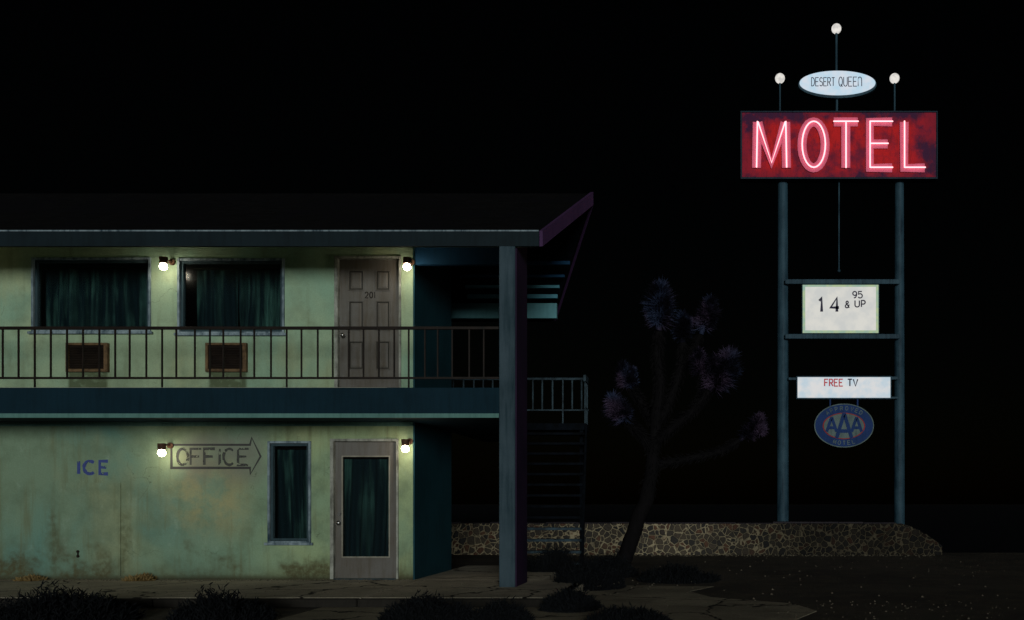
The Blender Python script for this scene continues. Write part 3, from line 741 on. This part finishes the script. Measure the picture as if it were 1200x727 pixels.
# oval board
def disc(cx, cz, rx, rz, y, d, n=56): return [(cx+rx*math.cos(2*math.pi*k/n), y, cz+rz*math.sin(2*math.pi*k/n)) for k in range(n)]
ocx, ocz, orx, orz = sx(981.5), sz(97.3), (sx(1026)-sx(937))/2, (sz(83)-sz(111.5))/2
m = MB(); m.prism(disc(ocx, ocz-.03, orx+.03, orz+.035, SY+.02, 0), (0, .16, 0))
ov = m.build('oval_board', M['pole'], sign)
m = MB(); m.prism(disc(ocx, ocz, orx, orz, SY, 0), (0, .018, 0)); m.build('lit_face', M['oval'], ov)
m = MB(); write(m, 'DESERT', sx(951), sz(101), .073, .20, .024, .019, SY-.006); write(m, 'QUEEN', sx(983), sz(101.3), .086, .22, .03, .019, SY-.006)
m.build('lettering', M['inkd'], ov)
# rods and globes
for px, py, bot in ((981, 31, 84), (914.5, 89.5, 134), (1049.5, 89.5, 134)):
    bz = sz(bot)-(.02 if bot == 84 else -.031)
    m = MB(); m.tube([(sx(px), SY+.12, bz), (sx(px), SY+.12, sz(py))], .022 if bot > 100 else .03, 10); m.tube([(sx(px), SY+.12, bz), (sx(px), SY+.12, bz+.05)], .05, 12)
    g = m.build('rod', M['pole'], sign)
    m = MB(); m.ball((sx(px), SY+.12, sz(py)), .118, 24, 14); m.build('globe', M['globe'], g)
m = MB(); m.tube([(ocx, SY+.12, sz(134)+.031), (ocx, SY+.12, ocz-orz-.05)], .03, 10); m.build('rod', M['pole'], sign)
m = MB(); m.tube([(sx(984), SY+.12, z0-.036), (sx(984), SY+.12, sz(316))], .019, 10); m.ball((sx(984), SY+.12, sz(316)), .04, 10, 8); m.build('hanging_rod', M['pole'], sign)
# price board
x0, x1, z0, z1 = sx(940.5), sx(1029), sz(391.2), sz(334)
m = MB(); m.box(x0-.02, x1+.02, SY-.03, SY+.10, z0+.0, z1); pb = m.build('price_board', M['pole'], sign)
m = MB(); m.box(x0, x1, SY-.045, SY-.032, z0+.01, z1-.01); m.build('lit_surround', M['boardedge'], pb)
m = MB(); m.box(x0+.06, x1-.06, SY-.052, SY-.046, z0+.07, z1-.06); m.build('lit_face', M['board'], pb)
m = MB(); yk = SY-.060
for ch, p, py, w_, h_, sw_ in (('1', 959, 366, .13, .33, .07), ('4', 973, 366, .20, .33, .07), ('&', 990, 361.5, .10, .16, .028), ('U', 1001.5, 360.5, .105, .155, .03), ('P', 1009, 360.5, .095, .155, .03), ('9', 998.7, 350, .10, .155, .028), ('5', 1005, 350, .105, .155, .028)):
    for k, pl in enumerate(strokes(ch, sx(p), sz(py), w_, h_)): m.ribbon(pl, sw_, yk-.0006*k, .003)
m.build('lettering', M['inkd'], pb)
# reader board
x0, x1, z0, z1 = sx(934.5), sx(1043), sz(466.5), sz(442.5)
m = MB(); m.box(x0-.03, x1+.03, SY-.03, SY+.14, z0-.03, z1+.03); m.box(sx(1043)+.031, sx(1053), SY, SY+.05, z1-.05, z1+.02); m.box(sx(1043)+.031, sx(1053), SY, SY+.05, z0-.02, z0+.03); m.box(sx(924), sx(934.5)-.031, SY, SY+.05, z1-.06, z1)
rb = m.build('reader_board', M['pole'], sign, bevel=.006)
m = MB(); m.box(x0, x1, SY-.045, SY-.032, z0, z1); m.build('lit_face', M['boardtv'], rb)
m = MB(); write(m, 'FREE', sx(966), sz(453), .085, .165, .032, .030, SY-.052); m.build('lettering', M['inkr'], rb)
m = MB(); write(m, 'TV', sx(993), sz(453), .105, .165, .03, .03, SY-.052); m.build('lettering', M['inkd'], rb)
# oval emblem
ax, az, arx, arz = sx(989), sz(499), (sx(1024.5)-sx(954.5))/2, (sz(473.5)-sz(525))/2
m = MB(); m.prism(disc(ax, az, arx, arz, SY-.02, 0), (0, .09, 0))
for dx in (-.33, .33): m.box(ax+dx-.02, ax+dx+.02, SY+.0, SY+.03, az+arz*.8, sz(466.5)-.031)
em = m.build('emblem_board', M['navy'], sign, bevel=.008)
m = MB(); m.ribbon([(p[0], p[2]) for p in disc(ax, az, arx-.012, arz-.012, 0, 0)]+[(disc(ax, az, arx-.012, arz-.012, 0, 0)[0][0], disc(ax, az, arx-.012, arz-.012, 0, 0)[0][2])], .022, SY-.028, .007); m.build('rim', M['cream'], em)
m = MB(); m.prism(disc(ax-.005, az-.01, arx*.71, arz*.60, SY-.025, 0), (0, .004, 0)); m.build('inner_border', M['redline'], em)
m = MB(); m.prism(disc(ax-.005, az-.01, arx*.67, arz*.56, SY-.029, 0), (0, .003, 0)); m.build('inner_oval', M['cream'], em)
m = MB()
for cx_, w_, h_, zb_, dy in ((-.30, .24, .32, -.15, 0), (.30, .24, .32, -.15, 0), (0, .36, .56, -.30, -.004)):
    for k, pl in enumerate([[(ax+cx_-w_/2, az+zb_), (ax+cx_-.012, az+zb_+h_), (ax+cx_+.012, az+zb_+h_), (ax+cx_+w_/2, az+zb_)], [(ax+cx_-w_*.3, az+zb_+h_*.30), (ax+cx_+w_*.3, az+zb_+h_*.30)]]):
        m.ribbon(pl, .085 if w_ > .3 else .07, SY-.034+dy-.001*k, .003)
m.build('large_lettering', M['navy'], em)
m = MB()
def arc_text(text, a0, a1, flip):
    for i, ch in enumerate(text):
        t = math.radians(a0+(a1-a0)*i/(len(text)-1)); cx_, cz_ = ax+arx*.84*math.cos(t), az-.0+arz*.79*math.sin(t)
        rot = math.atan2(math.sin(t)/arz, math.cos(t)/arx)-math.pi/2 if not flip else math.atan2(math.sin(t)/arz, math.cos(t)/arx)+math.pi/2
        for k, pl in enumerate(strokes(ch, -.03, -.045, .06, .09)):
            m.ribbon([(cx_+p[0]*math.cos(rot)-p[1]*math.sin(rot), cz_+p[0]*math.sin(rot)+p[1]*math.cos(rot)) for p in pl], .016, SY-.026-.0006*k, .005)
arc_text('APPROVED', 132, 48, False); m.build('upper_lettering', M['cream'], em)
m = MB(); arc_text('MOTEL', -112, -68, True); m.build('lower_lettering', M['cream'], em)

# ================================================================== JOSHUA TREE
TY = 18.0
tree = thing('joshua_tree', (X(738, TY), TY, -.1), 'leaning dark joshua tree with spiky leaf clusters between stairs and sign', 'tree')
def tp(px, py, dy=0): return at(px, py, TY+dy)
def limb(pts, r0, r1, seed=0):
    P = [Vector(p) for p in pts]; out = []; 
    for i in range(len(P)-1):
        for k in range(6): 
            t = k/6; a = P[max(i-1,0)]; b = P[i]; c = P[i+1]; d = P[min(i+2, len(P)-1)]
            out.append(.5*((2*b)+(c-a)*t+(2*a-5*b+4*c-d)*t*t+(3*b-a-3*c+d)*t**3))
    out.append(P[-1]); n_ = len(out)
    out = [p+Vector((noise.noise(p*3+Vector((seed,0,0))), noise.noise(p*3+Vector((0,seed,5))), 0))*.03 for p in out]
    rs = [(r0+(r1-r0)*i/(n_-1))*(1+.12*noise.noise(out[i]*9)) for i in range(n_)]
    return out, rs
def blade(m, base, d, L, w, droop=0):
    s = d.cross(Vector((random.random()-.5, random.random()-.5, random.random()-.5))).normalized()*w
    mid = base+d*L*.5+Vector((0,0,-droop*L*.2)); tip = base+d*L+Vector((0,0,-droop*L))
    b = len(m.v); u = d.cross(s).normalized()*w*.4
    m.v += [tuple(base-s*.7), tuple(base+s*.7), tuple(mid-s), tuple(mid+s), tuple(tip), tuple(mid+u)]
    m.f += [(b,b+1,b+3,b+5), (b,b+5,b+2), (b+2,b+5,b+4), (b+5,b+3,b+4)]; m.sm += [False]*4
def skirt(m, out, rs, dens):
    for i in range(2, len(out)-1):
        d = (out[i+1]-out[i-1]).normalized()
        for k in range(dens):
            v = Vector((random.gauss(0,1), random.gauss(0,1), random.gauss(0,1))); v = (v-d*v.dot(d)).normalized()
            blade(m, out[i]+v*rs[i]*.9+d*random.uniform(-.04,.04), (v*.7-d*.8).normalized(), random.uniform(.07,.15), .007)
m = MB(); out, rs = limb([tp(727,664), tp(737,640), tp(747,612), tp(757,585), tp(763,555), tp(766,520), tp(770,480)], .16, .105)
rs[0] = .20; m.tube(out, rs, 14); skirt(m, out[18:], rs[18:], 14); m.build('trunk', M['bark'], tree)
branches = [
 ([tp(770,482), tp(774,450,-.1), tp(770,415,-.1), tp(772,388,-.2)], .10, .07, (773,360), .40, 1.0),
 ([tp(768,500), tp(785,470,.2), tp(798,430,.3), tp(800,402,.3)], .09, .06, (800,385), .27, 1.0),
 ([tp(798,432,.3), tp(812,412,.3), tp(822,392,.2)], .06, .05, (829,370), .31, 1.0),
 ([tp(766,520), tp(790,500,-.3), tp(815,478,-.4), tp(830,458,-.4)], .09, .06, (846,440), .43, 1.0),
 ([tp(815,478,-.4), tp(822,462,-.3), tp(822,440,-.2)], .06, .045, (820,428), .26, 1.0),
 ([tp(763,545), tp(795,540,.1), tp(840,530,.2), tp(868,516,.2)], .08, .05, (884,503), .27, 1.0),
 ([tp(766,530), tp(752,510,-.2), tp(742,500,-.3), tp(734,492,-.3)], .08, .055, (726,485), .34, 1.0),
 ([tp(768,500), tp(757,480,.3), tp(745,462,.4), tp(738,455,.4)], .08, .05, (733,443), .27, 1.0),
]
for bi, (pts, r0, r1, (cx_, cy_), rad, _) in enumerate(branches):
    out, rs = limb(pts, r0, r1, bi+1.3); m = MB(); m.tube(out, rs, 10); skirt(m, out, rs, 34); m.build('branch', M['bark'], tree)
    base = out[-1]; c = at(cx_, cy_, base.y); ax_ = (c-base); ln = max(ax_.length, .1); axd = ax_.normalized()
    m = MB(); m.tube([base, base+axd*ln*.6, c+axd*rad*.2], [r1, r1*.9, r1*.3], 8)
    rad *= 1.18; up = (axd+Vector((0, 0, .9))).normalized(); hub = [(base+axd*ln*.55, rad*.8), (c, rad*.95), (c+up*rad*.55, rad*.62)]
    for q in range(3):
        o_ = Vector((random.uniform(-1, 1), random.uniform(-1, 1), random.uniform(-.6, .9)))*rad*.5; hub.append((c+o_, rad*random.uniform(.4, .6)))
    for hc, hr in hub:
        for k in range(int(900*hr/.35)):
            v = Vector((random.gauss(0,1), random.gauss(0,1), random.gauss(0,1))).normalized()
            d = (v+up*.55).normalized()
            if d.z < -.5: d = (d+up*.7).normalized()
            blade(m, hc+d*r1*.4+up*random.uniform(-.3, .3)*hr, d, hr*random.uniform(.4, .85), .0085, random.uniform(-.05, .15))
    m.build('leaf_cluster', M['joshua'], tree)

# ================================================================== BUSHES
def bush(px, Y, half_px, top_py, label, n=2600, zb_=-.1, flat=.8, mat='bush', cat='bush', name='bush', grp='dark bushes in front of the motel', lean=.5, wd=.006):
    cx_ = X(px, Y); rx = half_px/F*Y; h = (Z(top_py, Y)-zb_)*(1.35 if zb_ < 0 else 1); m = MB(); n = int(n*(1.5 if zb_ < 0 else 1))
    for k in range(n):
        a = random.uniform(0, 6.283); q = random.random()**.6
        bx_, by_ = q*rx*math.cos(a), q*min(rx, .8)*math.sin(a)
        lump = .75+.5*noise.noise(Vector((bx_*3+px, by_*3, 1)))
        hh = h*lump*(1-q*q*.8)*random.uniform(.45, 1.1)
        root = Vector((cx_+bx_*.75, Y+by_*.75, zb_-.01))
        d = Vector((bx_/rx*lean+random.gauss(0,.22), random.gauss(0,.3)*lean*2, 1)).normalized()
        blade(m, root, d, max(hh, .04), wd, .08)
        if k % 2 == 0:
            for _ in range(3):
                p = root+d*hh*random.uniform(.35, 1); v = (d+Vector((random.gauss(0,.8), random.gauss(0,.8), random.gauss(0,.6)))).normalized()
                blade(m, p, v, random.uniform(.03, .09), .007)
    m.build(name, M[mat], label=label, category=cat, group=grp)
bush(75, 9.9, 105, 690, 'dark spreading bush at the lower left under the ICE lettering')
bush(262, 9.9, 72, 696, 'low dark bush in front of the pavement below the OFFICE arrow')
bush(500, 9.8, 66, 699, 'low dark bush in the foreground below the glass office door')
bush(690, 13.7, 52, 655, 'dark low bush past the end of the pavement right of the pier base', 2400)
bush(668, 10.9, 42, 690, 'small dark bush on the ground right of the blue grey pier', 1500)
bush(735, 9.7, 62, 713, 'lowest dark bush at the bottom edge below the joshua tree', 1600)
bush(585, 9.7, 48, 706, 'small dark bush at the bottom edge below the blue grey pier', 1500)
bush(645, 15.9, 40, 640, 'upright dark bush at the foot of the open staircase', 2200)
bush(712, 16.0, 45, 650, 'dark grassy clump round the foot of the leaning joshua tree', 2200)
bush(795, 15.0, 62, 662, 'low wide dark clump in front of the stone wall right of the tree', 2200)
for px, hp, tpy, lb in ((36, 19, 674, 'dry tan weed at the wall foot left of the wall outlet'), (164, 21, 671, 'dry tan weed at the wall foot right of the wall outlet')):
    bush(px, 13.86, hp, tpy, lb, 420, 0.0, mat='dry', cat='weed', name='dry_weed', grp='dry weeds along the motel wall', lean=.9, wd=.0035)

# loose gravel along the foot of the wall and over the lot
m = MB(); random.seed(11)
def peb(x, y, z, r):
    b = len(m.v); a0 = random.random()*6
    ring_ = [(x+r*random.uniform(.7,1.2)*math.cos(a0+k*1.2566), y+r*random.uniform(.7,1.2)*math.sin(a0+k*1.2566), z) for k in range(5)]
    m.v += ring_ + [((x), y, z+r*random.uniform(.5,.9))]
    for k in range(5): m.f.append((b+k, b+(k+1) % 5, b+5)); m.sm.append(False)
for _ in range(900): peb(random.uniform(-13, -4.2), FW-.03-abs(random.gauss(0, .10)), .0, random.uniform(.005, .018))
for _ in range(260): peb(random.uniform(-11, 0), random.uniform(11.4, 13.9), .0, random.uniform(.005, .016))
for _ in range(140): peb(random.uniform(-1.5, 8), random.uniform(12, 22.4), -.1, random.uniform(.008, .026))
for _ in range(500): peb(random.uniform(-3, 5), random.uniform(9, 12), -.1, random.uniform(.005, .018))
for _ in range(500): peb(random.uniform(-4, 5.5), SWY-.1-abs(random.gauss(0, .3)), -.1, random.uniform(.01, .03))
m.build('gravel', M['pebble'], kind='stuff')

# ================================================================== LIGHT, SKY, CAMERA
w = bpy.data.worlds.new("World"); bpy.context.scene.world = w; w.use_nodes = True
nt = w.node_tree; bg = nt.nodes['Background']; sky = nt.nodes.new('ShaderNodeTexSky'); sky.sky_type = 'NISHITA'; sky.sun_disc = False
ELEV, AZ = math.radians(4.5), math.radians(11.0)      # the moon: low behind the camera, a little to its right
sky.sun_elevation = ELEV; sky.sun_rotation = math.pi-AZ
nt.links.new(sky.outputs[0], bg.inputs[0]); bg.inputs[1].default_value = .00022
L = bpy.data.lights.new('moon', 'SUN'); L.energy = 1.95; L.angle = math.radians(15); L.color = (.95, 1, .97)
lo = bpy.data.objects.new('moon', L); C.objects.link(lo)
d = Vector((math.sin(AZ)*math.cos(ELEV), -math.cos(AZ)*math.cos(ELEV), math.sin(ELEV)))   # towards the moon
lo.rotation_euler = d.to_track_quat('Z', 'Y').to_euler(); lo.location = (0, -5, 8)

cam = bpy.data.cameras.new('camera'); co = bpy.data.objects.new('camera', cam); C.objects.link(co)
co.location = (0, 0, EYE); co.rotation_euler = (math.pi/2, 0, 0)
cam.sensor_width = 36; cam.sensor_fit = 'HORIZONTAL'; cam.lens = F/1200*36
cam.shift_x = (600-VX)/1200; cam.shift_y = (VY-363.5)/1200; cam.clip_end = 3000; cam.clip_start = .05
sc = bpy.context.scene; sc.camera = co
sc.view_settings.view_transform = 'Standard'; sc.view_settings.look = 'None'; sc.view_settings.gamma = 1; sc.view_settings.exposure = 0
sc.view_settings.use_curve_mapping = False
sc.render.engine = 'CYCLES'; sc.cycles.use_denoising = True; sc.cycles.sample_clamp_indirect = 3
